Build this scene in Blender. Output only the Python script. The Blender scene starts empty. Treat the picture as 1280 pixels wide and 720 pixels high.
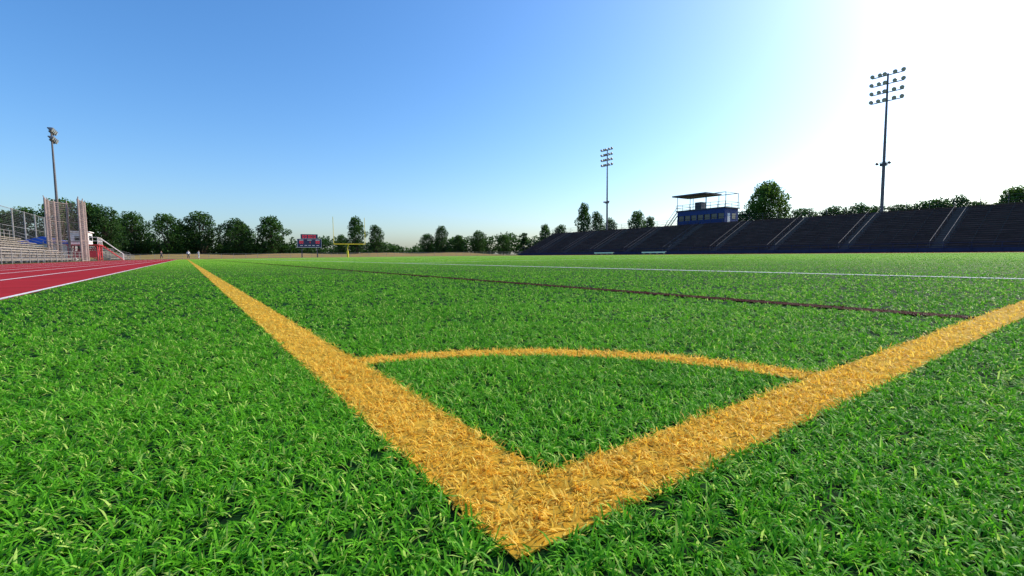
import bpy, math, random
import numpy as np
from mathutils import Vector, Matrix

random.seed(7)
rng = np.random.default_rng(11)
scene = bpy.context.scene
COL = scene.collection

# ------------------------------------------------------------------ field frame
TH = math.radians(35.15)            # field is turned this much from world axes
CT, ST = math.cos(TH), math.sin(TH)
CX, CY = 0.0015, 0.430              # outer corner of the yellow lines


def F(v, u, z=0.0):
    """v = across the field, u = along the left touch line"""
    return Vector((CX + CT * v - ST * u, CY + ST * v + CT * u, z))


# ------------------------------------------------------------------ materials
def mat(name, col, rough=0.7, var=0.25, scale=3.0, metallic=0.0, col2=None, bump=0.0, spec=0.5, detail=6.0,
        emit=None, stretch=None):
    m = bpy.data.materials.new(name)
    m.use_nodes = True
    nt = m.node_tree
    b = nt.nodes['Principled BSDF']
    b.inputs['Roughness'].default_value = rough
    b.inputs['Metallic'].default_value = metallic
    b.inputs['Specular IOR Level'].default_value = spec
    tc = nt.nodes.new('ShaderNodeTexCoord')
    mp = nt.nodes.new('ShaderNodeMapping')
    if stretch:
        mp.inputs['Scale'].default_value = stretch
    nt.links.new(tc.outputs['Object'], mp.inputs['Vector'])
    n = nt.nodes.new('ShaderNodeTexNoise')
    n.inputs['Scale'].default_value = scale
    n.inputs['Detail'].default_value = detail
    n.inputs['Roughness'].default_value = 0.65
    nt.links.new(mp.outputs[0], n.inputs['Vector'])
    r = nt.nodes.new('ShaderNodeValToRGB')
    c2 = col2 if col2 else tuple(min(1, c * (1 + var)) for c in col)
    c1 = tuple(c * (1 - var) for c in col) if not col2 else col
    r.color_ramp.elements[0].position = 0.32
    r.color_ramp.elements[1].position = 0.68
    r.color_ramp.elements[0].color = (*c1, 1)
    r.color_ramp.elements[1].color = (*c2, 1)
    nt.links.new(n.outputs['Fac'], r.inputs['Fac'])
    nt.links.new(r.outputs['Color'], b.inputs['Base Color'])
    if bump > 0:
        bp = nt.nodes.new('ShaderNodeBump')
        bp.inputs['Strength'].default_value = bump
        bp.inputs['Distance'].default_value = 0.02
        nt.links.new(n.outputs['Fac'], bp.inputs['Height'])
        nt.links.new(bp.outputs[0], b.inputs['Normal'])
    if emit:
        b.inputs['Emission Color'].default_value = (*emit, 1)
        b.inputs['Emission Strength'].default_value = 1.0
    return m


M_ground = mat('dry_grass_ground', (0.16, 0.115, 0.045), 0.95, scale=0.12, col2=(0.10, 0.13, 0.035), bump=0.3, spec=.1)
M_bank = mat('dry_grass_bank', (0.36, 0.22, 0.08), 0.95, scale=0.25, col2=(0.24, 0.19, 0.06), bump=0.3, spec=.1)
M_track = mat('track_rubber', (0.34, 0.018, 0.022), 0.9, 0.18, scale=1.2, bump=0.3, spec=0.05)
M_trackline = mat('track_line_paint', (0.72, 0.66, 0.64), 0.7, 0.12, scale=5, spec=.2)
M_alu = mat('weathered_aluminium', (0.26, 0.22, 0.19), 0.6, 0.25, scale=2, metallic=0.2)
M_alu_seat = mat('bench_aluminium', (0.42, 0.35, 0.28), 0.6, 0.2, scale=2, metallic=0.1)
M_galv = mat('galvanised_steel', (0.28, 0.26, 0.25), 0.6, 0.2, scale=2, metallic=0.2)
M_rail = mat('handrail_steel', (0.11, 0.10, 0.11), 0.65, 0.2, scale=2, metallic=0.1)
M_rust = mat('primer_steel', (0.33, 0.24, 0.215), 0.6, 0.2, scale=2)
M_dark = mat('dark_steel', (0.05, 0.05, 0.06), 0.5, 0.2, scale=2, metallic=0.2)
M_polem = mat('pole_steel', (0.13, 0.115, 0.12), 0.6, 0.2, scale=1, metallic=0.2)
M_lamp = mat('lamp_housing', (0.20, 0.19, 0.20), 0.45, 0.15, scale=3, metallic=0.4)
M_glass = mat('lamp_glass', (0.35, 0.36, 0.38), 0.15, 0.05, scale=3)
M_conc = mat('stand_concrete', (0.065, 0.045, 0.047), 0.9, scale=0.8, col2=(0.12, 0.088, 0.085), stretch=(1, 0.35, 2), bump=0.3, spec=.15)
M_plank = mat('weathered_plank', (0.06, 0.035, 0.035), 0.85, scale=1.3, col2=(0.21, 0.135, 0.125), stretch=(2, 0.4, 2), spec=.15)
M_aisle = mat('aisle_concrete', (0.12, 0.10, 0.095), 0.9, 0.2, scale=1.2, spec=.15)
M_blue = mat('blue_painted_siding', (0.018, 0.045, 0.17), 0.6, 0.18, scale=1.5, spec=.2)
M_blue_roof = mat('blue_roofing', (0.02, 0.08, 0.42), 0.6, 0.18, scale=1.5, spec=.2)
M_blue2 = mat('blue_painted_rail', (0.025, 0.03, 0.08), 0.6, 0.2, scale=2, spec=.2)
M_win = mat('window_glass', (0.02, 0.025, 0.03), 0.08, 0.2, scale=2)
M_white = mat('white_paint', (0.74, 0.73, 0.71), 0.6, 0.08, scale=2)
M_red = mat('red_paint', (0.50, 0.035, 0.045), 0.55, 0.15, scale=2)
M_yel = mat('yellow_powdercoat', (0.75, 0.50, 0.03), 0.45, 0.08, scale=2)
M_navy = mat('scoreboard_face', (0.012, 0.02, 0.07), 0.5, 0.15, scale=2)
M_led = mat('scoreboard_led', (0.5, 0.02, 0.02), 0.5, 0.1, emit=(0.9, 0.05, 0.05))
M_trunk = mat('tree_bark', (0.07, 0.05, 0.035), 0.9, 0.3, scale=3)
M_skin = mat('skin', (0.42, 0.25, 0.18), 0.6, 0.08)
M_hair = mat('hair', (0.03, 0.02, 0.015), 0.7, 0.2)
M_cl_dark = mat('dark_cloth', (0.03, 0.03, 0.04), 0.8, 0.2)
M_cl_white = mat('white_cloth', (0.72, 0.72, 0.72), 0.8, 0.08)


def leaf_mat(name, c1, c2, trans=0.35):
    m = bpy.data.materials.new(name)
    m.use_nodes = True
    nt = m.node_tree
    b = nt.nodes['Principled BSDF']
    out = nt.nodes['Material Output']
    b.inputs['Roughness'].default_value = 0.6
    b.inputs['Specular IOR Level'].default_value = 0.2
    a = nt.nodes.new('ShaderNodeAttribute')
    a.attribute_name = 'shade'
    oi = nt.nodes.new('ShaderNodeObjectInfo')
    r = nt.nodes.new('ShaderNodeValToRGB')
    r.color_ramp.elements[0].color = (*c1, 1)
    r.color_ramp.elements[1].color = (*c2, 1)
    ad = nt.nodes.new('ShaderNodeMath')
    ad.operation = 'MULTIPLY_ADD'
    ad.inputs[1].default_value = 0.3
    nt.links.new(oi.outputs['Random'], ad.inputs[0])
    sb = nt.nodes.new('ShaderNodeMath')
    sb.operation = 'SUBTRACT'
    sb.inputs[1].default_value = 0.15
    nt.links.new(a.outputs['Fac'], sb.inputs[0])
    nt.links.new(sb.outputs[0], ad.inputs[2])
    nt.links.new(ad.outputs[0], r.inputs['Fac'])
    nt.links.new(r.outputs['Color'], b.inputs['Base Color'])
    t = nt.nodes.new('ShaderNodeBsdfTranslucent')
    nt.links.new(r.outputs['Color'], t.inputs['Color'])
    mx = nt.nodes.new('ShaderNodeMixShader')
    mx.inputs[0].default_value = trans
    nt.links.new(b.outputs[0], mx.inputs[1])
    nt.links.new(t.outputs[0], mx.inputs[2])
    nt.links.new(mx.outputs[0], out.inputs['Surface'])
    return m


M_leaf = leaf_mat('tree_foliage', (0.014, 0.045, 0.010), (0.070, 0.165, 0.020))
M_leaf_l = leaf_mat('light_tree_foliage', (0.040, 0.09, 0.012), (0.14, 0.25, 0.035), 0.5)


# ------------------------------------------------------------------ mesh builder
class MB:
    def __init__(s):
        s.v, s.f, s.m, s.mats = [], [], [], []

    def mi(s, m):
        if m not in s.mats:
            s.mats.append(m)
        return s.mats.index(m)

    def face(s, pts, m):
        n = len(s.v)
        s.v += [tuple(p) for p in pts]
        s.f.append(list(range(n, n + len(pts))))
        s.m.append(s.mi(m))

    def box(s, x0, x1, y0, y1, z0, z1, m):
        n = len(s.v)
        s.v += [(x0, y0, z0), (x1, y0, z0), (x1, y1, z0), (x0, y1, z0), (x0, y0, z1), (x1, y0, z1), (x1, y1, z1), (x0, y1, z1)]
        for q in [(0, 3, 2, 1), (4, 5, 6, 7), (0, 1, 5, 4), (1, 2, 6, 5), (2, 3, 7, 6), (3, 0, 4, 7)]:
            s.f.append([n + i for i in q])
            s.m.append(s.mi(m))

    def beam(s, p0, p1, r0, m, r1=None, n=8):
        p0, p1 = Vector(p0), Vector(p1)
        r1 = r0 if r1 is None else r1
        d = (p1 - p0).normalized()
        a = d.orthogonal().normalized()
        b = d.cross(a)
        k = len(s.v)
        for p, r in ((p0, r0), (p1, r1)):
            for i in range(n):
                t = 2 * math.pi * i / n
                s.v.append(tuple(p + a * (math.cos(t) * r) + b * (math.sin(t) * r)))
        for i in range(n):
            j = (i + 1) % n
            s.f.append([k + i, k + j, k + n + j, k + n + i])
            s.m.append(s.mi(m))
        s.f.append([k + i for i in range(n)][::-1]); s.m.append(s.mi(m))
        s.f.append([k + n + i for i in range(n)]); s.m.append(s.mi(m))

    def obj(s, name, loc=(0, 0, 0), rotz=TH, smooth=False):
        me = bpy.data.meshes.new(name)
        me.from_pydata(s.v, [], s.f)
        for m in s.mats:
            me.materials.append(m)
        me.polygons.foreach_set('material_index', s.m)
        if smooth:
            me.polygons.foreach_set('use_smooth', [True] * len(s.f))
        me.update()
        o = bpy.data.objects.new(name, me)
        o.location = loc
        o.rotation_euler = (0, 0, rotz)
        COL.objects.link(o)
        return o


# ------------------------------------------------------------------ ground and track
g = MB()
g.face([(-2500, -2500, 0), (2500, -2500, 0), (2500, 2500, 0), (-2500, 2500, 0)], M_ground)
g.obj('ground', (0, 0, -0.016), 0)

# low dry-grass bank beyond the end of the track
bk = MB()
prof = [(0, -0.03), (4, 0.35), (9, 0.85), (15, 1.15), (24, 1.2), (60, 1.1), (61, -0.03)]
NX = 60
for i in range(NX):
    xa, xb = -70 + 190 * i / NX, -70 + 190 * (i + 1) / NX
    for (ya, za), (yb, zb) in zip(prof[:-1], prof[1:]):
        def hz(x, z_, y_):
            e = min(1, (x + 70) / 25, (120 - x) / 25)
            return -0.03 + (z_ + 0.03) * max(0, e) * (1 + .18 * math.sin(x * .21 + y_ * .1))
        bk.face([(xa, ya, hz(xa, za, ya)), (xb, ya, hz(xb, za, ya)), (xb, yb, hz(xb, zb, yb)), (xa, yb, hz(xa, zb, yb))], M_bank)
bk.obj('grass_bank', F(0, 152))

VC, RI, UA, UB = 31.0, 32.4, -14.0, 98.0     # oval: centre line, inner radius, straight from..to


def oval(r, n=48):
    pts = []
    for i in range(n + 1):
        a = math.pi - math.pi * i / n
        pts.append((VC + r * math.cos(a), UB + r * math.sin(a)))
    for i in range(n + 1):
        a = -math.pi * i / n
        pts.append((VC + r * math.cos(a), UA + r * math.sin(a)))
    return pts


def ring(mb, r0, r1, z, m):
    a, b = oval(r0), oval(r1)
    n = len(a)
    for i in range(n):
        j = (i + 1) % n
        mb.face([(*a[i], z), (*a[j], z), (*b[j], z), (*b[i], z)], m)


t = MB()
ring(t, RI - 0.3, RI + 8.6, -0.008, M_track)
for k in range(8):
    r = RI + 0.02 + k * 1.06
    ring(t, r, r + (0.06 if k else 0.05), -0.004, M_trackline)
t.obj('running_track', F(0, 0))

# turf sheet ----------------------------------------------------------
M_turf = bpy.data.materials.new('turf_base')
M_turf.use_nodes = True
nt = M_turf.node_tree
b = nt.nodes['Principled BSDF']
b.inputs['Roughness'].default_value = 0.9
b.inputs['Specular IOR Level'].default_value = 0.05
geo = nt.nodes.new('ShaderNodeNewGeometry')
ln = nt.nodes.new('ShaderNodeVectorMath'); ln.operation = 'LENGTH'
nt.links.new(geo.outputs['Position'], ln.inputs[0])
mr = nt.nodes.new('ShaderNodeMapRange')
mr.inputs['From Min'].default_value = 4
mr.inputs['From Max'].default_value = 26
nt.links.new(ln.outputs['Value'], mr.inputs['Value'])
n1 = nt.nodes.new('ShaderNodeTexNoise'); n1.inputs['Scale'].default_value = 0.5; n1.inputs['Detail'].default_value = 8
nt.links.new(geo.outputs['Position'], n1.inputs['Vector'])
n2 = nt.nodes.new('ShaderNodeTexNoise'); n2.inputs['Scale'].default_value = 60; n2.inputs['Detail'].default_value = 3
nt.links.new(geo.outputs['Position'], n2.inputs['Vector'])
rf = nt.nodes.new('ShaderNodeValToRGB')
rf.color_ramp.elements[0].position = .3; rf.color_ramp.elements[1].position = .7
rf.color_ramp.elements[0].color = (0.14, 0.32, 0.02, 1); rf.color_ramp.elements[1].color = (0.23, 0.40, 0.03, 1)  # far turf: sunlit sheen of the fibres put into the colour
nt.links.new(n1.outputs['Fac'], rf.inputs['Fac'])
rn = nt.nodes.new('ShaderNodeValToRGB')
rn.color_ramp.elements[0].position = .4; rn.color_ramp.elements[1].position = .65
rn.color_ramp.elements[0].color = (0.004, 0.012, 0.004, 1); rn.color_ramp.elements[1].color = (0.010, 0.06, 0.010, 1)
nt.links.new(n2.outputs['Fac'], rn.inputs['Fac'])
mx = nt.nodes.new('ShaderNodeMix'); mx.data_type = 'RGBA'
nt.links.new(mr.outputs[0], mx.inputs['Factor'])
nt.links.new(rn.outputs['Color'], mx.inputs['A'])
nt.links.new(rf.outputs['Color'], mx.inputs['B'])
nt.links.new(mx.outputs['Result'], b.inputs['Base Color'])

tf = MB()
inner = oval(RI - 0.02)
tf.face([(*p, 0) for p in reversed(inner)], M_turf)
turf = tf.obj('turf_field', F(0, 0))

LW, LE = 0.137, 0.122      # touch line / end line widths
M_ly = mat('yellow_line_turf', (0.50, 0.29, 0.03), 0.9, 0.3, scale=30, spec=.05)
M_lw = mat('white_line_turf', (0.60, 0.60, 0.56), 0.9, 0.2, scale=10, spec=.05)
M_lr = mat('maroon_line_turf', (0.05, 0.014, 0.009), 0.9, 0.2, scale=10, spec=.03)
RARC, WARC = 0.950, 0.088
UEND = 108.0
ln = MB()
z = 0.004
ln.box(0, LW, 0, UEND, z - .002, z, M_ly)
ln.box(LW + .001, 62, 0, LE, z - .002, z, M_ly)
ln.box(LW + .001, 62, UEND - LW, UEND, z - .002, z, M_ly)
ln.box(62.001, 62 + LW, 0, UEND, z - .002, z, M_ly)
for i in range(24):
    a0, a1 = [math.acos(0) * (j / 24) for j in (i, i + 1)]
    a0 = max(a0, 0.07 * 2); a1 = min(max(a1, a0), math.pi / 2 - 0.155)
    if a1 - a0 > 1e-4:
        ln.face([(rr * math.cos(a), rr * math.sin(a), z) for rr, a in
                 ((RARC - WARC / 2, a0), (RARC + WARC / 2, a0), (RARC + WARC / 2, a1), (RARC - WARC / 2, a1))], M_ly)
z2 = 0.008
ln.box(2.45, 2.57, LW + .01, 100, z2 - .002, z2, M_lr)
ln.box(6.42, 6.56, -1.2, 108.4, z2 - .002, z2, M_lw)
ln.box(55.4, 55.54, -1.2, 108.4, z2 - .002, z2, M_lw)
YARD = [17.0 + 9.144 * k for k in range(0, 10)]
for yu in YARD:
    ln.box(6.57, 55.39, yu, yu + 0.11, z2 - .002, z2, M_lw)
ln.obj('field_line_marking', F(0, 0))

# ------------------------------------------------------------------ turf fibres
RINGS = [0.0, 0.6, 1.0, 1.4, 2.0, 2.8, 4.0, 5.6, 8, 11, 15, 21, 30, 44, 62]
D0 = 60000.0
PT = 6
V_all, T_all, C_all = [], [], []
off = 0


def wob(x, y, f, ph):
    return (np.sin(x * f + 1.7 * np.sin(y * f * 0.63 + ph)) + np.sin(y * f * 1.13 + 1.9 * np.sin(x * f * 0.71 + 2 * ph))) * 0.5


for i in range(len(RINGS) - 1):
    r0, r1 = RINGS[i], RINGS[i + 1]
    dm = 0.5 * (r0 + r1)
    dens = D0 * min(1.0, (1.15 / dm) ** 1.78)
    ang = 2 * math.radians(82 if dm < 3 else 62)
    area = ang * (r1 * r1 - r0 * r0) / 2
    nt_ = max(1, int(area * dens / PT))
    rad = np.sqrt(rng.uniform(r0 * r0, r1 * r1, nt_))
    an = rng.uniform(-ang / 2, ang / 2, nt_)
    tx, ty = rad * np.sin(an), rad * np.cos(an)
    tdir = rng.uniform(0, 2 * np.pi, nt_)
    x = np.repeat(tx, PT) + rng.normal(0, 0.0034, nt_ * PT)
    y = np.repeat(ty, PT) + rng.normal(0, 0.0034, nt_ * PT)
    d = np.repeat(rad, PT)
    td = np.repeat(tdir, PT)
    tr = np.repeat(rng.uniform(0, 1, nt_), PT)
    # field coords of the root
    dx, dy = x - CX, y - CY
    vv = dx * CT + dy * ST
    uu = -dx * ST + dy * CT
    keep = (vv > -1.37) & (vv < 63.2) & (uu > -14)
    x, y, d, td, tr, vv, uu = [q[keep] for q in (x, y, d, td, tr, vv, uu)]
    N = len(x)
    # colour classes
    jit = rng.normal(0, 0.004, N)
    v_, u_ = vv + jit, uu + jit
    rr = np.sqrt(u_ * u_ + v_ * v_)
    yel = ((v_ > 0) & (v_ < LW) & (u_ > 0)) | ((u_ > 0) & (u_ < LE) & (v_ > 0)) | \
          ((np.abs(rr - RARC) < WARC / 2) & (u_ > 0) & (v_ > 0))
    red = (np.abs(v_ - 2.51) < 0.07) & (u_ > LE)
    wht = (np.abs(v_ - 6.49) < 0.08)
    for yu in YARD:
        wht |= (np.abs(u_ - yu - 0.05) < 0.06) & (v_ > 6.4)
    red &= ~yel
    # colours
    k = rng.uniform(0, 1, N)
    p1 = 0.5 + 0.5 * wob(x, y, 1.9, 0.4)
    p2 = 0.5 + 0.5 * wob(x, y, 9.0, 1.3)
    s = 0.45 * k + 0.3 * tr + 0.15 * p1 + 0.10 * p2
    ca = np.array([0.020, 0.190, 0.008]); cb = np.array([0.235, 0.640, 0.030])
    col = ca + (cb - ca) * s[:, None]
    glint = rng.uniform(0, 1, N) < 0.14  # sun highlights painted as a pale colour on random fibres
    col[glint] = np.array([0.55, 0.76, 0.15]) * (0.7 + 0.5 * k[glint, None])
    ya = np.array([0.84, 0.46, 0.022]); yb = np.array([1.0, 0.80, 0.17])
    cy = ya + (yb - ya) * (0.6 * k + 0.4 * tr)[:, None]
    col[yel] = np.minimum(cy[yel], 0.97)
    col[red] = (np.array([0.060, 0.013, 0.008]) * (0.6 + 0.8 * k[:, None]))[red]
    col[wht] = (np.array([0.74, 0.74, 0.68]) * (0.75 + 0.3 * k[:, None]))[wht]
    # shape
    far = np.clip(d - 1.3, 0, None)
    w = 0.00130 * (1 + 0.35 * far) * rng.uniform(0.6, 1.25, N)
    w = np.minimum(w, 0.012)
    L = rng.uniform(0.012, 0.027, N)
    az = td + rng.normal(0, 1.0, N) + 0.5 * wob(x, y, 5.0, 2.1)
    tilt0 = np.clip(rng.normal(0.55, 0.34, N), 0.02, 1.3)      # from vertical at root
    bend = rng.uniform(0.5, 2.1, N)
    nseg = 3 if dm < 3 else (2 if dm < 9 else 1)
    hx, hy = np.sin(az), np.cos(az)
    fz = rng.uniform(-1.8, 1.8, N)
    cpx, cpy, cpz = x.copy(), y.copy(), np.zeros(N)
    tw = rng.uniform(-0.9, 0.9, N)      # in-plane twist of the ribbon
    twd = rng.normal(0, 0.9, N)
    P = []
    for sgi in range(nseg + 1):
        f = sgi / nseg
        a = tw + twd * f
        sx = hy * np.cos(a); sy = -hx * np.cos(a); sz = np.sin(a)
        wf = w * (1.0 if sgi == 0 else (1.0 - 0.2 * f))
        if sgi < nseg:
            P.append(np.stack([cpx - sx * wf, cpy - sy * wf, np.maximum(cpz - sz * wf * 0.6, 0)], 1))
            P.append(np.stack([cpx + sx * wf, cpy + sy * wf, np.maximum(cpz + sz * wf * 0.6, 0)], 1))
        else:
            P.append(np.stack([cpx, cpy, cpz], 1))
        tl = tilt0 + bend * (f + 0.5 / nseg)
        st = L / nseg
        cpx = cpx + hx * np.sin(tl) * st + hy * fz * st * 0.3 * f
        cpy = cpy + hy * np.sin(tl) * st - hx * fz * st * 0.3 * f
        cpz = np.maximum(cpz + np.cos(tl) * st, 0.0015 + 0.004 * tr)
    nv = len(P)
    verts = np.stack(P, 1).reshape(-1, 3)
    base = (np.arange(N) * nv)[:, None] + off
    tris = []
    for sgi in range(nseg - 1):
        q = 2 * sgi
        tris.append(base + np.array([[q, q + 1, q + 3]]))
        tris.append(base + np.array([[q, q + 3, q + 2]]))
    q = 2 * (nseg - 1)
    tris.append(base + np.array([[q, q + 1, q + 2]]))
    T_all.append(np.concatenate(tris, 0))
    V_all.append(verts)
    C_all.append(np.repeat(col, nv, axis=0))
    off += N * nv

V = np.concatenate(V_all).astype(np.float32)
T = np.concatenate(T_all).astype(np.int32)
C = np.concatenate(C_all).astype(np.float32)
me = bpy.data.meshes.new('turf_fibres')
me.vertices.add(len(V)); me.vertices.foreach_set('co', V.ravel())
me.loops.add(len(T) * 3); me.loops.foreach_set('vertex_index', T.ravel())
me.polygons.add(len(T)); me.polygons.foreach_set('loop_start', np.arange(0, len(T) * 3, 3, dtype=np.int32))
me.polygons.foreach_set('use_smooth', np.ones(len(T), dtype=bool))
at = me.color_attributes.new('fibre', 'FLOAT_COLOR', 'POINT')
at.data.foreach_set('color', np.concatenate([C, np.ones((len(C), 1), np.float32)], 1).ravel())
me.update(calc_edges=True)
M_fib = bpy.data.materials.new('turf_fibre')
M_fib.use_nodes = True
nt = M_fib.node_tree
b = nt.nodes['Principled BSDF']; out = nt.nodes['Material Output']
b.inputs['Roughness'].default_value = 0.5
b.inputs['Specular IOR Level'].default_value = 0.13
a = nt.nodes.new('ShaderNodeAttribute'); a.attribute_name = 'fibre'
nt.links.new(a.outputs['Color'], b.inputs['Base Color'])
tr_ = nt.nodes.new('ShaderNodeBsdfTranslucent')
nt.links.new(a.outputs['Color'], tr_.inputs['Color'])
ms = nt.nodes.new('ShaderNodeMixShader'); ms.inputs[0].default_value = 0.45
nt.links.new(b.outputs[0], ms.inputs[1]); nt.links.new(tr_.outputs[0], ms.inputs[2])
nt.links.new(ms.outputs[0], out.inputs['Surface'])
me.materials.append(M_fib)
fo = bpy.data.objects.new('turf_fibres', me)
COL.objects.link(fo)

# ------------------------------------------------------------------ grandstand (far side)
gs = MB()
Y0, Y1 = -14.0, 103.0
NR, DP, RS, ZB = 20, 0.60, 0.28, 0.5
aisles = [6.4 + 9.8 * k for k in range(-1, 10)]
cuts = [Y0] + [a for a in aisles if Y0 + 1 < a < Y1 - 1] + [Y1]
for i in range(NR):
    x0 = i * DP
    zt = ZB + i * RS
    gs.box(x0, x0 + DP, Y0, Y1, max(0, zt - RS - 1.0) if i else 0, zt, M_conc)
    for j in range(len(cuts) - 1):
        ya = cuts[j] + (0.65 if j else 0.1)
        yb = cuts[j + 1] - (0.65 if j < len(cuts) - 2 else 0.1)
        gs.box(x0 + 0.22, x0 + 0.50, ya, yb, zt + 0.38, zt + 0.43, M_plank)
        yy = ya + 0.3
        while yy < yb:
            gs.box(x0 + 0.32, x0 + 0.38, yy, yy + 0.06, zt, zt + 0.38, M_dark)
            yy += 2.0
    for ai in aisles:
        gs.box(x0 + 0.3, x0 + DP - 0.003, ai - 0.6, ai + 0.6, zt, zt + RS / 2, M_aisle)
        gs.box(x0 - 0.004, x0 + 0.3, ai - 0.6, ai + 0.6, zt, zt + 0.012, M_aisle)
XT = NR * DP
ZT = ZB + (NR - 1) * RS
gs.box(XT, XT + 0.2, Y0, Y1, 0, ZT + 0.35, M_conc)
for ai in aisles:
    for sd in (-0.62, 0.62):
        for i in range(0, NR, 4):
            gs.beam((i * DP + .1, ai + sd, ZB + i * RS), (i * DP + .1, ai + sd, ZB + i * RS + 0.9), 0.022, M_rail, n=6)
        gs.beam((0.1, ai + sd, ZB + 0.9), (XT - .3, ai + sd, ZT + 0.9), 0.026, M_rail, n=6)
# top guard fence
yy = Y0
while yy <= Y1:
    gs.beam((XT + .1, yy, ZT + .3), (XT + .1, yy, ZT + 1.55), 0.035, M_dark, n=6)
    yy += 2.6
for zz in (0.75, 1.15, 1.55):
    gs.beam((XT + .1, Y0, ZT + zz), (XT + .1, Y1, ZT + zz), 0.022, M_dark, n=6)
# end rails
for ye in (Y0, Y1):
    gs.beam((0, ye, ZB + 1.0), (XT, ye, ZT + 1.3), 0.035, M_rail, n=6)
    for i in range(0, NR, 3):
        gs.beam((i * DP + .1, ye, ZB + i * RS), (i * DP + .1, ye, ZB + i * RS + 1.05), 0.03, M_rail, n=6)
# front parapet rail
gs.box(-0.35, -0.25, Y0, Y1, 0.08, 0.55, M_blue2)
yy = Y0
while yy <= Y1:
    gs.beam((-0.45, yy, 0), (-0.45, yy, 1.15), 0.03, M_blue2, n=6)
    yy += 2.45
for zz in (0.7, 1.15):
    gs.beam((-0.45, Y0, zz), (-0.45, Y1, zz), 0.028, M_blue2, n=6)
gs.obj('stadium_grandstand', F(75, 0))

# ------------------------------------------------------------------ press box
pb = MB()
for yy in (-5.5, -1.8, 1.8, 5.5):
    for xx in (0.4, 4.4):
        pb.beam((xx, yy, 0), (xx, yy, 6.0), 0.13, M_polem)
pb.box(0, 5, -6.0, 6.0, 5.75, 6.0, M_dark)
pb.box(0.0, 0.15, -5.6, 5.2, 6.0, 7.0, M_blue)
pb.box(0.0, 0.15, -5.6, 5.2, 8.1, 9.1, M_blue)
pb.box(0.2, 0.24, -5.4, 5.0, 7.0, 8.1, M_win)
for k in range(8):
    yy = -5.6 + k * (10.65 / 7)
    pb.box(-0.003, 0.16, yy, yy + 0.15, 7.0, 8.1, M_blue)
pb.box(0.15, 4.8, -5.6, -5.45, 6.0, 9.1, M_blue)
pb.box(0.15, 4.8, 5.05, 5.2, 6.0, 9.1, M_blue)
pb.box(4.8, 4.95, -5.6, 5.2, 6.0, 9.1, M_blue)
pb.box(-0.25, 5.1, -5.9, 5.5, 9.1, 9.28, M_dark)
pb.box(1.0, 1.9, -5.63, -5.6, 6.02, 8.1, M_white)
pb.box(2.6, 4.0, -5.63, -5.6, 7.0, 8.1, M_win)
for yy in np.linspace(-5.8, 5.4, 8):
    for xx in (-0.2, 5.0):
        pb.beam((xx, yy, 9.28), (xx, yy, 10.4), 0.035, M_blue2, n=6)
for zz in (9.8, 10.4):
    for xx in (-0.2, 5.0):
        pb.beam((xx, -5.8, zz), (xx, 5.4, zz), 0.035, M_blue2, n=6)
    for yy in (-5.8, 5.4):
        pb.beam((-0.2, yy, zz), (5.0, yy, zz), 0.035, M_blue2, n=6)
for yy in (-5.7, -1.5, 1.5, 5.3):
    for xx in (0.1, 4.7):
        pb.beam((xx, yy, 9.28), (xx, yy, 12.2), 0.06, M_dark, n=6)
for yy in (-5.7, 5.3):
    pb.beam((0.1, yy, 12.2), (4.7, yy, 12.2), 0.06, M_dark, n=6)
pb.beam((0.1, -5.7, 12.2), (0.1, 5.3, 12.2), 0.07, M_dark, n=6)
pb.beam((4.7, -5.7, 12.2), (4.7, 5.3, 12.2), 0.07, M_dark, n=6)
pb.box(-0.6, 5.2, -1.8, 6.2, 12.26, 12.55, M_dark)
pb.box(1.5, 3.0, 0.5, 2.0, 9.28, 10.9, M_dark)
pb.beam((0.5, 8.6, 5.6), (0.5, 5.5, 9.28), 0.09, M_blue, n=6)
pb.beam((1.5, 8.6, 5.6), (1.5, 5.5, 9.28), 0.09, M_blue, n=6)
pb.beam((0.5, 8.6, 6.6), (0.5, 5.5, 10.3), 0.04, M_blue, n=6)
for k in range(12):
    f = k / 12
    pb.box(0.5, 1.5, 8.6 - 3.1 * f - .15, 8.6 - 3.1 * f + .1, 5.6 + 3.68 * f, 5.63 + 3.68 * f, M_dark)
pb.box(0.2, 2.0, 5.5, 9.2, 5.4, 5.6, M_dark)
pb.beam((1.0, 9.0, 0), (1.0, 9.0, 6.6), 0.1, M_blue)
pb.obj('press_box', F(87.6, 56.5))


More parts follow.
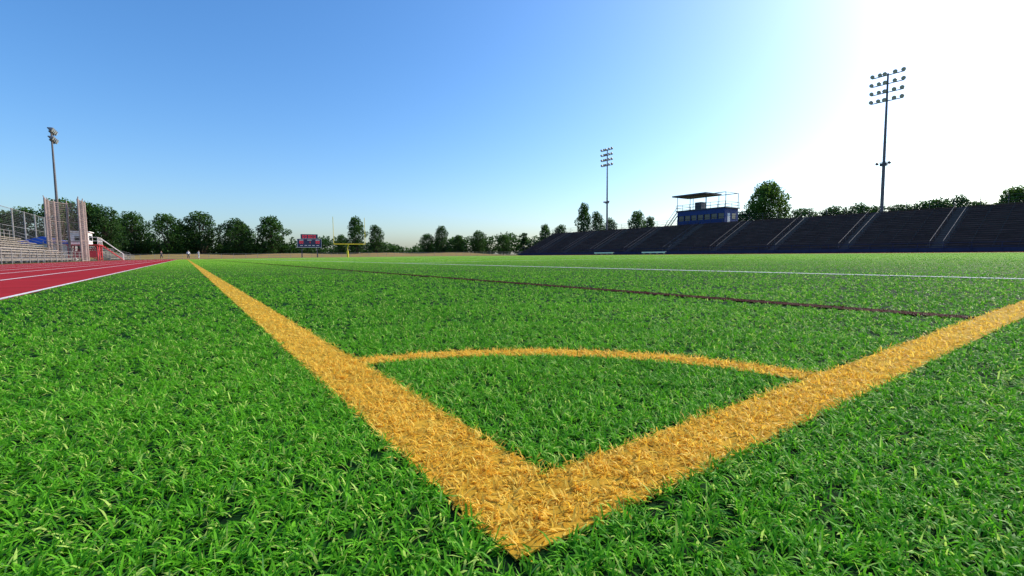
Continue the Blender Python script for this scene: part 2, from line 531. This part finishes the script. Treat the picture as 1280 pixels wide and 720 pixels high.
# ------------------------------------------------------------------ floodlight poles
def flood_pole(name, v, u, H, rows, cols, width, headh, facing=-1, extra=True, rp=0.28):
    p = MB()
    p.beam((0, 0, 0), (0, 0, H * 0.5), rp, M_polem, rp * 0.78, n=14)
    p.beam((0, 0, H * 0.5), (0, 0, H), rp * 0.74, M_polem, rp * 0.45, n=14)
    p.box(-.5, .5, -.5, .5, 0, .35, M_conc)
    for i in range(rows):
        zz = H - 0.25 - i * headh / max(1, rows - 1)
        p.box(-0.07, 0.07, -width / 2 - .1, width / 2 + .1, zz - .06, zz + .06, M_dark)
        for j in range(cols):
            yy = -width / 2 + width * j / (cols - 1)
            if abs(yy) < 0.2:
                yy += 0.32
            yy += random.uniform(-.07, .07)
            tl = random.uniform(-.12, .12)
            d = Vector((facing * 0.85, tl, -0.42)).normalized()
            c = Vector((facing * 0.22, yy, zz + 0.26))
            p.beam((0, yy, zz), c, 0.035, M_dark, n=6)
            p.beam(c - d * 0.30, c - d * 0.02, 0.13, M_lamp, 0.27, n=12)
            p.beam(c - d * 0.02, c + d * 0.16, 0.27, M_lamp, 0.31, n=12)
            p.beam(c + d * 0.161, c + d * 0.175, 0.27, M_glass, 0.27, n=12)
            p.beam(c - d * 0.42, c - d * 0.30, 0.08, M_dark, n=8)
    if extra:
        p.beam((0, -0.8, H * 0.51), (0, 0.8, H * 0.51), 0.05, M_dark, n=6)
        for yy in (-0.8, 0.8):
            p.beam((0, yy, H * .51 + .0), (facing * .35, yy, H * .51 - .2), 0.12, M_lamp, 0.24, n=10)
        p.box(-.35, .25, -.45, .45, H * .49, H * .505, M_dark)
    for k in range(20):
        zz = 3 + k * (H - 6) / 20
        p.beam((0, -.35, zz), (0, .35, zz), 0.015, M_dark, n=5)
    p.box(-.2 - rp, -rp + .02, -.25, .25, 1.2, 2.0, M_galv)
    return p.obj(name, F(v, u))


flood_pole('floodlight_pole', 92, 26.8, 28.2, 4, 5, 4.0, 4.0)
flood_pole('floodlight_pole', 92, 86.4, 27.6, 4, 5, 3.6, 4.0)
flood_pole('floodlight_pole', -14, 86.4, 17.3, 2, 4, 2.4, 1.1, facing=1, extra=False, rp=0.20)


# ------------------------------------------------------------------ small bleachers (left)
def bleacher(name, v, u0, u1, rows, rise, tread):
    p = MB()
    L = u1 - u0
    for i in range(rows):
        x = -i * tread
        zt = 0.35 + i * rise
        p.box(x - tread + .02, x - .22, 0, L, zt - .04, zt, M_alu)
        p.box(x - 0.2, x + 0.06, 0, L, zt + .38 - rise * .0, zt + .43, M_alu_seat)
        p.box(x - .01, x + .02, 0, L, zt - .16, zt + .02, M_alu)
        k = 0
        while k <= L:
            p.box(x - .1, x - .04, k, k + .06, 0 if i == 0 else zt - .3, zt + .38, M_galv)
            k += 1.9
    k = 0
    X, Z = -rows * tread, 0.35 + (rows - 1) * rise
    while k <= L:
        p.beam((0, k, 0.1), (X, k, Z), 0.05, M_galv, n=6)
        p.beam((X, k, 0), (X, k, Z + 1.3), 0.035, M_galv, n=6)
        p.beam((X * .5, k, 0), (X * .5, k, Z * .55), 0.035, M_galv, n=6)
        p.beam((0.05, k, 0.05), (X, k, 0.05), 0.035, M_galv, n=6)
        k += 1.9
    for zz in (.5, .9, 1.3):
        p.beam((X, 0, Z + zz), (X, L, Z + zz), 0.03, M_galv, n=6)
        for yy in (0, L):
            p.beam((0, yy, zz + .3), (X, yy, Z + zz), 0.03, M_galv, n=6)
    for yy in (0, L):
        p.beam((0, yy, 0), (0, yy, 1.6), 0.035, M_galv, n=6)
        p.beam((X * .5, yy, 0), (X * .5, yy, Z * .5 + 1.3), 0.035, M_galv, n=6)
    k = 0
    while k <= L:
        p.beam((0.9, k, 0), (0.9, k, 1.1), 0.03, M_galv, n=6)
        k += 2.4
    for zz in (.4, .75, 1.1):
        p.beam((0.9, 0, zz), (0.9, L, zz), 0.024, M_galv, n=6)
    return p.obj(name, F(v, u0))


bleacher('aluminium_bleacher', -11.5, 34, 77, 8, 0.28, 0.62)
bleacher('aluminium_bleacher', -11.5, 112, 150, 5, 0.25, 0.62)

# throwing cage ---------------------------------------------------------
cg = MB()
pts = [(1.4, -3.4), (1.5, -1.2), (1.4, 1.2), (0.6, 2.8), (-0.6, 3.2), (-1.5, 1.4), (-1.7, -.6), (-1.6, -2.8)]
for (x, y) in pts:
    cg.beam((x, y, 0), (x, y, 7.6), 0.125, M_rust, 0.105, n=8)
    cg.beam((x, y, 7.55), (x * 1.05, y * 1.05, 7.85), 0.05, M_rust, n=6)
for k in range(len(pts) - 1):
    a, c = Vector((*pts[k], 0)), Vector((*pts[k + 1], 0))
    for zz in (0.1, 2.6, 5.1, 7.5):
        cg.beam(a + Vector((0, 0, zz)), c + Vector((0, 0, zz)), 0.04, M_rust, n=6)
    nn = 9
    for q in range(1, nn):
        pnt = a.lerp(c, q / nn)
        cg.beam(pnt + Vector((0, 0, .1)), pnt + Vector((0, 0, 7.5)), 0.022, M_rust, n=4)
    for q in range(1, 28):
        zz = .1 + q * 7.4 / 28
        cg.beam(a + Vector((0, 0, zz)), c + Vector((0, 0, zz)), 0.015, M_rust, n=4)
cg.obj('throwing_cage', F(-12.0, 80))

# tall netting fence behind left bleacher -----------------------------------
nf = MB()
for k in range(9):
    y = k * 6.0
    nf.beam((0, y, 0), (0, y, 7.4), 0.09, M_galv, n=8)
for zz in (0.2, 2.5, 4.9, 7.3):
    nf.beam((0, 0, zz), (0, 48, zz), 0.04, M_galv, n=6)
for q in range(1, 30):
    nf.beam((0, 0, q * .245), (0, 48, q * .245), 0.006, M_galv, n=4)
for q in range(1, 96):
    nf.beam((0, q * .5, 0.1), (0, q * .5, 7.3), 0.006, M_galv, n=4)
nf.obj('netting_fence', F(-19.5, 62))

# white service building ------------------------------------------------------
sb = MB()
sb.box(-2.5, 2.5, -4, 4, 0, 2.5, M_white)
sb.box(-2.9, 2.9, -4.4, 4.4, 2.5, 2.75, M_blue_roof)
sb.face([(-2.9, -4.4, 2.753), (2.9, -4.4, 2.753), (0, -4.4, 3.6)], M_blue_roof)
sb.face([(-2.9, 4.4, 2.753), (0, 4.4, 3.6), (2.9, 4.4, 2.753)], M_blue_roof)
sb.face([(2.9, -4.4, 2.753), (2.9, 4.4, 2.753), (0, 4.4, 3.6), (0, -4.4, 3.6)], M_blue_roof)
sb.face([(-2.9, 4.4, 2.753), (-2.9, -4.4, 2.753), (0, -4.4, 3.6), (0, 4.4, 3.6)], M_blue_roof)
sb.box(2.5, 2.54, -3.2, -.4, 1.0, 2.1, M_win)
sb.box(2.5, 2.62, -3.3, -.3, .88, .98, M_blue)
sb.box(2.5, 2.54, .8, 1.8, 0, 2.1, M_blue)
sb.box(-1.0, 0.8, -4.04, -4.0, 1.0, 2.1, M_win)
sb.obj('concession_building', F(-17, 98))

# red / white finish tower ---------------------------------------------------
ft = MB()
for x in (-1.6, 1.6):
    for y in (-2.2, 0, 2.2):
        ft.beam((x, y, 0), (x, y, 2.3), 0.08, M_red, n=8)
for y in (-2.2, 0, 2.2):
    ft.beam((-1.6, y, 0.1), (1.6, y, 2.2), 0.05, M_red, n=6)
    ft.beam((1.6, y, 0.1), (-1.6, y, 2.2), 0.05, M_red, n=6)
for x in (-1.6, 1.6):
    ft.beam((x, -2.2, 0.1), (x, 0, 2.2), 0.05, M_red, n=6)
    ft.beam((x, 2.2, 0.1), (x, 0, 2.2), 0.05, M_red, n=6)
ft.box(-1.66, -1.6, -2.2, 2.2, 0.5, 1.9, M_white)
ft.box(-1.5, 1.5, -2.26, -2.22, 0.5, 1.5, M_red)
ft.box(-1.8, 1.8, -2.5, 2.5, 2.3, 2.45, M_red)
ft.box(-1.5, 0.6, -1.6, 2.3, 2.45, 4.3, M_white)
ft.box(-1.7, 0.8, -1.8, 2.5, 4.3, 4.42, M_white)
ft.box(0.6, 0.63, -1.0, 1.8, 3.1, 3.8, M_win)
ft.box(-0.9, 0.0, -1.63, -1.6, 2.9, 3.7, M_win)
for y in (-2.4, -1.2, 0, 1.2, 2.4):
    ft.beam((1.7, y, 2.45), (1.7, y, 3.5), 0.035, M_white, n=6)
for zz in (2.95, 3.5):
    ft.beam((1.7, -2.4, zz), (1.7, 2.4, zz), 0.035, M_white, n=6)
    ft.beam((-1.7, -2.4, zz), (1.7, -2.4, zz), 0.035, M_white, n=6)
for k in range(9):
    ft.box(1.9 + k * .26, 2.2 + k * .26, 0.5, 1.6, 2.2 - k * .26, 2.24 - k * .26, M_red)
for y in (0.5, 1.6):
    ft.beam((1.8, y, 2.35), (4.3, y, 0), 0.06, M_red, n=6)
    ft.beam((1.8, y, 3.35), (4.3, y, 1.0), 0.035, M_white, n=6)
    ft.beam((4.3, y, 0), (4.3, y, 1.0), 0.035, M_white, n=6)
ft.obj('judging_tower', F(-12.6, 95))

# ------------------------------------------------------------------ goal post
gp = MB()
gp.beam((0, 1.9, 0), (0, 1.9, 1.9), 0.085, M_yel, n=12)
prev = Vector((0, 1.9, 1.9))
for k in range(1, 9):
    a = math.pi / 2 * k / 8
    q = Vector((0, 1.9 * math.cos(a) + 0.0, 1.9 + 1.15 * math.sin(a)))
    gp.beam(prev, q, 0.085, M_yel, n=12)
    prev = q
gp.beam((-3.56, 0, 3.05), (3.56, 0, 3.05), 0.09, M_yel, n=12)
for x in (-3.56, 3.56):
    gp.beam((x, 0, 3.05), (x, 0, 9.2), 0.055, M_yel, n=10)
gp.beam((0, 1.9, 0), (0, 1.9, 1.6), 0.22, M_yel, n=14)
gp.obj('goal_post', F(31, 109), TH)

# ------------------------------------------------------------------ scoreboard
sc = MB()
for x in (-2.2, 2.2):
    sc.box(x - .14, x + .14, -.14, .14, 0, 6.6, M_dark)
sc.box(-3.4, 3.4, -.35, -.15, 3.1, 5.6, M_navy)
sc.box(-2.4, 2.4, -.35, -.15, 5.65, 7.0, M_navy)
for (a, c, e, f) in ((-3.45, 3.45, 3.02, 3.1), (-3.45, 3.45, 5.58, 5.645)):
    sc.box(a, c, -.38, -.12, e, f, M_white)
for x in (-3.45, 3.4):
    sc.box(x, x + .05, -.38, -.12, 3.1, 5.58, M_white)


def digit(cx, cz, w, h, segs, m=M_led):
    tck = .07
    y0, y1 = -.37, -.352
    S = {'a': (cx - w / 2, cx + w / 2, cz + h / 2 - tck, cz + h / 2), 'd': (cx - w / 2, cx + w / 2, cz - h / 2, cz - h / 2 + tck),
         'g': (cx - w / 2, cx + w / 2, cz - tck / 2, cz + tck / 2),
         'b': (cx + w / 2 - tck, cx + w / 2, cz + .04, cz + h / 2 - tck - .004), 'c': (cx + w / 2 - tck, cx + w / 2, cz - h / 2 + tck + .004, cz - .04),
         'f': (cx - w / 2, cx - w / 2 + tck, cz + .04, cz + h / 2 - tck - .004), 'e': (cx - w / 2, cx - w / 2 + tck, cz - h / 2 + tck + .004, cz - .04)}
    for s_ in segs:
        a, c, e, f = S[s_]
        sc.box(a, c, y0, y1, e, f, m)


for cx in (-1.7, -1.0, -.1, .6, 1.5):
    digit(cx, 6.3, .45, .85, 'abcdef')
for cx in (-2.6, -2.0, 2.0, 2.6):
    digit(cx, 4.6, .4, .7, 'abcdef')
digit(0, 4.6, .4, .7, 'bc')
for cx in (-2.3, 0, 2.3):
    sc.box(cx - .6, cx + .6, -.37, -.352, 5.15, 5.32, M_white)
for cx in (-2.3, -1.1, 0, 1.1, 2.3):
    sc.box(cx - .35, cx + .35, -.37, -.352, 3.55, 3.70, M_white)
sc.obj('scoreboard', F(30.7, 150), TH)


# ------------------------------------------------------------------ benches
def bench(name, v, u):
    p = MB()
    for x in (-.16, .02):
        p.box(x, x + .15, -2.2, 2.2, .44, .48, M_white)
    p.box(-.19, -.165, -2.2, 2.2, .30, .47, M_white)
    for y in (-1.9, -.65, .65, 1.9):
        p.box(-.14, -.09, y, y + .06, 0, .44, M_alu)
        p.box(.12, .17, y, y + .06, 0, .44, M_alu)
        p.box(-.16, .2, y, y + .06, .385, .437, M_alu)
    return p.obj(name, F(v, u))


bench('team_bench', 59.5, 56.5)
bench('team_bench', 59.5, 46.0)

# ------------------------------------------------------------------ low fence at far end
cf = MB()
for k in range(56):
    x = -40 + k * 2.8
    cf.beam((x, 0, 0), (x, 0, 1.25), 0.035, M_galv, n=6)
for zz in (.1, .65, 1.25):
    cf.beam((-40, 0, zz), (114, 0, zz), 0.028, M_galv, n=6)
for q in range(1, 8):
    cf.beam((-40, 0, .1 + q * .14), (114, 0, .1 + q * .14), 0.007, M_galv, n=4)
cf.obj('chain_link_fence', F(0, 144))


# ------------------------------------------------------------------ people
def person(name, loc, rotz, pose, shirt, legs):
    J = pose
    names = list(J.keys())
    idx = {n: i for i, n in enumerate(names)}
    rad = {'pelvis': .135, 'waist': .125, 'chest': .155, 'neck': .055, 'headb': .085, 'head': .10, 'headt': .07,
           'shl': .075, 'shr': .075, 'ell': .045, 'elr': .045, 'wrl': .032, 'wrr': .032, 'hal': .038, 'har': .038,
           'hil': .10, 'hir': .10, 'knl': .065, 'knr': .065, 'anl': .045, 'anr': .045, 'tol': .035, 'tor': .035}
    E = [('pelvis', 'waist'), ('waist', 'chest'), ('chest', 'neck'), ('neck', 'headb'), ('headb', 'head'), ('head', 'headt'),
         ('chest', 'shl'), ('shl', 'ell'), ('ell', 'wrl'), ('wrl', 'hal'), ('chest', 'shr'), ('shr', 'elr'), ('elr', 'wrr'), ('wrr', 'har'),
         ('pelvis', 'hil'), ('hil', 'knl'), ('knl', 'anl'), ('anl', 'tol'), ('pelvis', 'hir'), ('hir', 'knr'), ('knr', 'anr'), ('anr', 'tor')]
    me = bpy.data.meshes.new(name)
    me.from_pydata([J[n] for n in names], [(idx[a], idx[c]) for a, c in E], [])
    o = bpy.data.objects.new(name, me)
    COL.objects.link(o)
    o.modifiers.new('skin', 'SKIN')
    sd = me.skin_vertices[0].data if me.skin_vertices else None
    if sd is None:
        bpy.context.view_layer.objects.active = o
        bpy.ops.mesh.customdata_skin_add()
        sd = me.skin_vertices[0].data
    for n in names:
        sd[idx[n]].radius = (rad[n], rad[n])
        sd[idx[n]].use_root = (n == 'pelvis')
    s_ = o.modifiers.new('sub', 'SUBSURF'); s_.levels = 1; s_.render_levels = 1
    dg = bpy.context.evaluated_depsgraph_get()
    nm = bpy.data.meshes.new_from_object(o.evaluated_get(dg))
    o.modifiers.clear()
    o.data = nm
    nm.materials.clear()
    for m in (shirt, legs, M_skin, M_hair):
        nm.materials.append(m)
    hz = J['head'][2]
    for p in nm.polygons:
        c = p.center
        r = min(names, key=lambda q: (Vector(J[q]) - c).length)
        if r in ('head', 'headt', 'headb'):
            p.material_index = 3 if (c.z > hz + .04 or c.y > J['head'][1] + .05) else 2
        elif r in ('neck', 'wrl', 'wrr', 'hal', 'har', 'anl', 'anr'):
            p.material_index = 2
        elif r in ('pelvis', 'hil', 'hir', 'knl', 'knr', 'tol', 'tor'):
            p.material_index = 1
        else:
            p.material_index = 0
        p.use_smooth = True
    o.location = loc
    o.rotation_euler = (0, 0, rotz)
    return o


walk = {'pelvis': (0, 0, .95), 'waist': (0, 0, 1.12), 'chest': (0, -.01, 1.36), 'neck': (0, -.02, 1.51), 'headb': (0, -.03, 1.58), 'head': (0, -.04, 1.66), 'headt': (0, -.03, 1.74),
        'shl': (.18, 0, 1.42), 'ell': (.25, .12, 1.15), 'wrl': (.24, .02, .92), 'hal': (.24, -.01, .84),
        'shr': (-.18, 0, 1.42), 'elr': (-.25, -.08, 1.15), 'wrr': (-.23, -.24, .97), 'har': (-.22, -.29, .90),
        'hil': (.09, 0, .88), 'knl': (.10, -.20, .50), 'anl': (.10, -.18, .09), 'tol': (.11, -.34, .05),
        'hir': (-.09, 0, .88), 'knr': (-.10, .04, .48), 'anr': (-.10, .26, .12), 'tor': (-.11, .14, .04)}
stand = dict(walk)
stand.update({'knl': (.12, -.02, .49), 'anl': (.13, .01, .08), 'tol': (.15, -.14, .04), 'knr': (-.12, -.02, .49), 'anr': (-.13, .01, .08), 'tor': (-.15, -.14, .04),
              'ell': (.27, .03, 1.16), 'wrl': (.26, -.03, .92), 'hal': (.26, -.05, .84), 'elr': (-.27, .03, 1.16), 'wrr': (-.26, -.03, .92), 'har': (-.26, -.05, .84)})
person('walking_person', F(-4.2, 118, -.008), TH + 0.6, walk, M_cl_dark, M_cl_dark)
person('standing_person', F(0.3, 112, -.008), TH, stand, M_cl_white, M_cl_dark)
person('standing_person', F(2.0, 113, -.008), TH + 2, stand, M_cl_white, M_cl_white)


# ------------------------------------------------------------------ trees
def leaf_quads(centres, radii, n_per, size, r_):
    P, S = [], []
    for c, R, sh in centres:
        n = int(n_per * (R / radii) ** 2)
        d = r_.normal(size=(n, 3)); d /= np.linalg.norm(d, axis=1)[:, None]
        rr = R * r_.uniform(0.35, 1.08, n) ** 0.6
        p = np.array(c) + d * rr[:, None] * np.array([1, 1, .8])
        P.append(p)
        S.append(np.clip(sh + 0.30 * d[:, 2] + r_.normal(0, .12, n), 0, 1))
    P = np.concatenate(P); S = np.concatenate(S)
    n = len(P)
    a = r_.normal(size=(n, 3)); a /= np.linalg.norm(a, axis=1)[:, None]
    c = np.cross(a, r_.normal(size=(n, 3))); c /= np.linalg.norm(c, axis=1)[:, None]
    s = size * r_.uniform(.55, 1.25, n)[:, None]
    q = np.stack([P - a * s, P + c * s * .55, P + a * s, P - c * s * .55], 1).reshape(-1, 3)
    return q, S


def make_tree_mesh(name, seed, H=14.0, W=10.0, base=0.18, nclump=34, leaf=0.30, nper=105, shape='round', lm=M_leaf):
    r_ = np.random.default_rng(seed)
    mb = MB()
    lean = r_.normal(0, .25, 2)
    zs = [0, H * .12, H * .35, H * .6, H * .85]
    rs = [H * .026, H * .019, H * .014, H * .008, H * .003]
    pts = [Vector((lean[0] * z_ / H * 2 + r_.normal(0, .08), lean[1] * z_ / H * 2 + r_.normal(0, .08), z_)) for z_ in zs]
    for k in range(4):
        mb.beam(pts[k], pts[k + 1], rs[k], M_trunk, rs[k + 1], n=8)
    centres = []
    hb = H * base
    for k in range(nclump):
        f = (k + r_.uniform(0, 1)) / nclump
        z_ = hb + (H - hb) * f * 0.95
        if shape == 'round':
            prof = math.sqrt(max(0.03, 1 - ((f - .42) / .62) ** 2))
        else:
            prof = 0.9 * math.sqrt(max(0.05, 1 - ((f - .4) / .66) ** 2)) * (0.8 + .3 * math.sin(f * 9 + seed))
        prof *= r_.uniform(.75, 1.15)
        an = k * 2.399 + r_.uniform(-.5, .5)
        R = W / 2 * r_.uniform(.20, .34)
        rad = max(0, W / 2 * prof - R * .8) * r_.uniform(.55, 1.0)
        c = (math.cos(an) * rad, math.sin(an) * rad, z_)
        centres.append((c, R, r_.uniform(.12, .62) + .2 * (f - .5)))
        if rad > W * .12:
            j = min(3, max(1, int(f * 4)))
            st = pts[j].lerp(pts[j - 1], r_.uniform(.2, .9))
            st = Vector((st.x, st.y, min(st.z, z_ - .1)))
            mid = st.lerp(Vector(c), .5) + Vector((0, 0, .04 * H * r_.uniform(-.3, 1)))
            mb.beam(st, mid, H * .007, M_trunk, H * .0045, n=5)
            mb.beam(mid, Vector(c), H * .0045, M_trunk, H * .0015, n=5)
    q, S = leaf_quads(centres, W / 2 * .27, nper, leaf, r_)
    nb = len(mb.v)
    v = mb.v + [tuple(x) for x in q]
    n = len(S)
    f = mb.f + [[nb + 4 * i, nb + 4 * i + 1, nb + 4 * i + 2, nb + 4 * i + 3] for i in range(n)]
    me = bpy.data.meshes.new(name)
    me.from_pydata(v, [], f)
    me.materials.append(M_trunk); me.materials.append(lm)
    me.polygons.foreach_set('material_index', [0] * len(mb.f) + [1] * n)
    at = me.attributes.new('shade', 'FLOAT', 'FACE')
    at.data.foreach_set('value', np.concatenate([np.zeros(len(mb.f)), S]).astype(np.float32))
    me.update()
    return me


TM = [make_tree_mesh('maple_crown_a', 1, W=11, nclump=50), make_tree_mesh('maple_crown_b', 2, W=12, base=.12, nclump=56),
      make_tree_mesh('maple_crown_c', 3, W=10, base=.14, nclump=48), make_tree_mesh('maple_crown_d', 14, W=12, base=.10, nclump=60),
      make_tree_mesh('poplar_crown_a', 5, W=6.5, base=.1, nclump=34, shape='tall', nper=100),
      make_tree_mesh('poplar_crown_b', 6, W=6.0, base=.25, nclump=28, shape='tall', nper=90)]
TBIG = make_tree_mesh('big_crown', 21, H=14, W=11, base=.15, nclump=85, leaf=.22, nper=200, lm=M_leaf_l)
TW = [11, 12, 10, 12, 6.5, 6.0]


def tree(name, X, Y, h, w, k, me=None, mw=None):
    me = me or TM[k]
    mw = mw or TW[k]
    o = bpy.data.objects.new(name, me)
    o.location = (X, Y, -.02)
    s = w / mw
    o.scale = (s, s, h / 14.0)
    o.rotation_euler = (0, 0, random.uniform(0, 6.28))
    COL.objects.link(o)
    return o


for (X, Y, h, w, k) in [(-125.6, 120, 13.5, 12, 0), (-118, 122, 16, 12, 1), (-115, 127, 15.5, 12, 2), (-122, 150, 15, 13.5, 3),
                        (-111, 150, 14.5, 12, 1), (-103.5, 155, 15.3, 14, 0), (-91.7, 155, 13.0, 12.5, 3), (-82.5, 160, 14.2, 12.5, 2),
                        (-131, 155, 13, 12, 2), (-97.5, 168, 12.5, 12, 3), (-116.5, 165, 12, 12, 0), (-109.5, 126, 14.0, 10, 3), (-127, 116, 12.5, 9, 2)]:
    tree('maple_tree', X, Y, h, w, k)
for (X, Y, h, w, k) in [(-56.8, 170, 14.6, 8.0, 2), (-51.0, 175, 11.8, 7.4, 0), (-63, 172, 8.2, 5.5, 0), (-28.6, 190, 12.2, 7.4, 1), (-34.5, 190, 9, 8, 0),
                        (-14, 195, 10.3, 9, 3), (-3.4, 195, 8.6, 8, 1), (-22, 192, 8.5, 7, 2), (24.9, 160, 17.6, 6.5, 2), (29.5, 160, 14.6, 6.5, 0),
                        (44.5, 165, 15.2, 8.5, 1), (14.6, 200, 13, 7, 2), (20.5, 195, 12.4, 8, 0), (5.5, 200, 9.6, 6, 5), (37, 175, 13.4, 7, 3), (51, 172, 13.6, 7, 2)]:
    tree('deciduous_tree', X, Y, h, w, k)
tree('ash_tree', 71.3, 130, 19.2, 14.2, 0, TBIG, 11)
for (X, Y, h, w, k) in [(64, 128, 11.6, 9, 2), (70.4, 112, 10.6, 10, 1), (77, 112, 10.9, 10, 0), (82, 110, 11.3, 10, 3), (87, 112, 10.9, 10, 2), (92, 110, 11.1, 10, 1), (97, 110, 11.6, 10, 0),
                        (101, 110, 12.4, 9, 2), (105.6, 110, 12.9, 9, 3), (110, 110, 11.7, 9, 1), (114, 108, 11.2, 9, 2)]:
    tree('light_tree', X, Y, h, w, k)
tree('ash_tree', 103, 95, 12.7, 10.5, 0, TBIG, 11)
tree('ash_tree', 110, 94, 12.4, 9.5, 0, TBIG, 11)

# distant wooded edge: one object
r_ = np.random.default_rng(5)
cs = []
for k in range(460):
    f = k / 460
    X = -200 + 310 * f + r_.normal(0, 2)
    Y = 215 + 25 * math.sin(f * 5) + r_.normal(0, 6)
    hh = (7.2 + 2.5 * math.sin(f * 23) + 1.5 * math.sin(f * 61)) * r_.uniform(.7, 1.05)
    for z_ in (hh * .3, hh * .8):
        cs.append(((X + r_.normal(0, 1), Y, z_), 2.6 * r_.uniform(.7, 1.2), r_.uniform(.05, .5)))
for k in range(150):     # undergrowth below the left-hand trees
    f = k / 150
    X = -150 + 78 * f + r_.normal(0, 1)
    Y = 150 + 18 * f + r_.normal(0, 3)
    cs.append(((X, Y, r_.uniform(1.2, 5.4)), 2.2 * r_.uniform(.7, 1.2), r_.uniform(.0, .35)))
q, S = leaf_quads(cs, 2.6, 60, .55, r_)
me = bpy.data.meshes.new('distant_treeline')
n = len(S)
me.vertices.add(4 * n); me.vertices.foreach_set('co', q.astype(np.float32).ravel())
me.loops.add(4 * n); me.loops.foreach_set('vertex_index', np.arange(4 * n, dtype=np.int32))
me.polygons.add(n); me.polygons.foreach_set('loop_start', np.arange(0, 4 * n, 4, dtype=np.int32))
at = me.attributes.new('shade', 'FLOAT', 'FACE'); at.data.foreach_set('value', S.astype(np.float32))
me.materials.append(M_leaf)
me.update(calc_edges=True)
o = bpy.data.objects.new('distant_treeline', me)
COL.objects.link(o)

# ------------------------------------------------------------------ light
AZ, EL = math.radians(61), math.radians(33)
S = Vector((math.sin(AZ) * math.cos(EL), math.cos(AZ) * math.cos(EL), math.sin(EL)))
sd = bpy.data.lights.new('sun', 'SUN')
sd.energy = 5.0
sd.angle = math.radians(0.5)
sd.color = (1.0, 0.91, 0.74)
so = bpy.data.objects.new('sun', sd)
so.rotation_euler = S.to_track_quat('Z', 'Y').to_euler()
so.location = (20, 10, 30)
COL.objects.link(so)

w = bpy.data.worlds.new('World')
scene.world = w
w.use_nodes = True
nt = w.node_tree
bg = nt.nodes['Background']
sky = nt.nodes.new('ShaderNodeTexSky')
sky.sky_type = 'NISHITA'
sky.sun_disc = False
sky.sun_elevation = EL
sky.sun_rotation = AZ
sky.altitude = 0
sky.air_density = 1.1
sky.dust_density = 1.5
sky.ozone_density = 3.2
hs = nt.nodes.new('ShaderNodeHueSaturation')
hs.inputs['Saturation'].default_value = 1.18
hs.inputs['Value'].default_value = 1.42
tint = nt.nodes.new('ShaderNodeMix'); tint.data_type = 'RGBA'; tint.blend_type = 'MULTIPLY'
tint.inputs['Factor'].default_value = 1.0
tint.inputs['B'].default_value = (0.93, 1.03, 1.17, 1)
nt.links.new(sky.outputs[0], tint.inputs['A'])
nt.links.new(tint.outputs['Result'], hs.inputs['Color'])
nt.links.new(hs.outputs[0], bg.inputs['Color'])
bg.inputs['Strength'].default_value = 0.13

# ------------------------------------------------------------------ camera
cam = bpy.data.cameras.new('camera')
cam.sensor_width = 36
cam.lens = 578 / 1280 * 36
cam.clip_start = 0.02
cam.clip_end = 6000
co = bpy.data.objects.new('camera', cam)
R = Matrix.Rotation(math.radians(90 - 4.16), 4, 'X') @ Matrix.Rotation(math.radians(-0.60), 4, 'Z')
co.matrix_world = Matrix.Translation((0, 0, 0.300)) @ R
COL.objects.link(co)
scene.camera = co

scene.view_settings.view_transform = 'Standard'
scene.view_settings.look = 'None'
scene.view_settings.exposure = 0
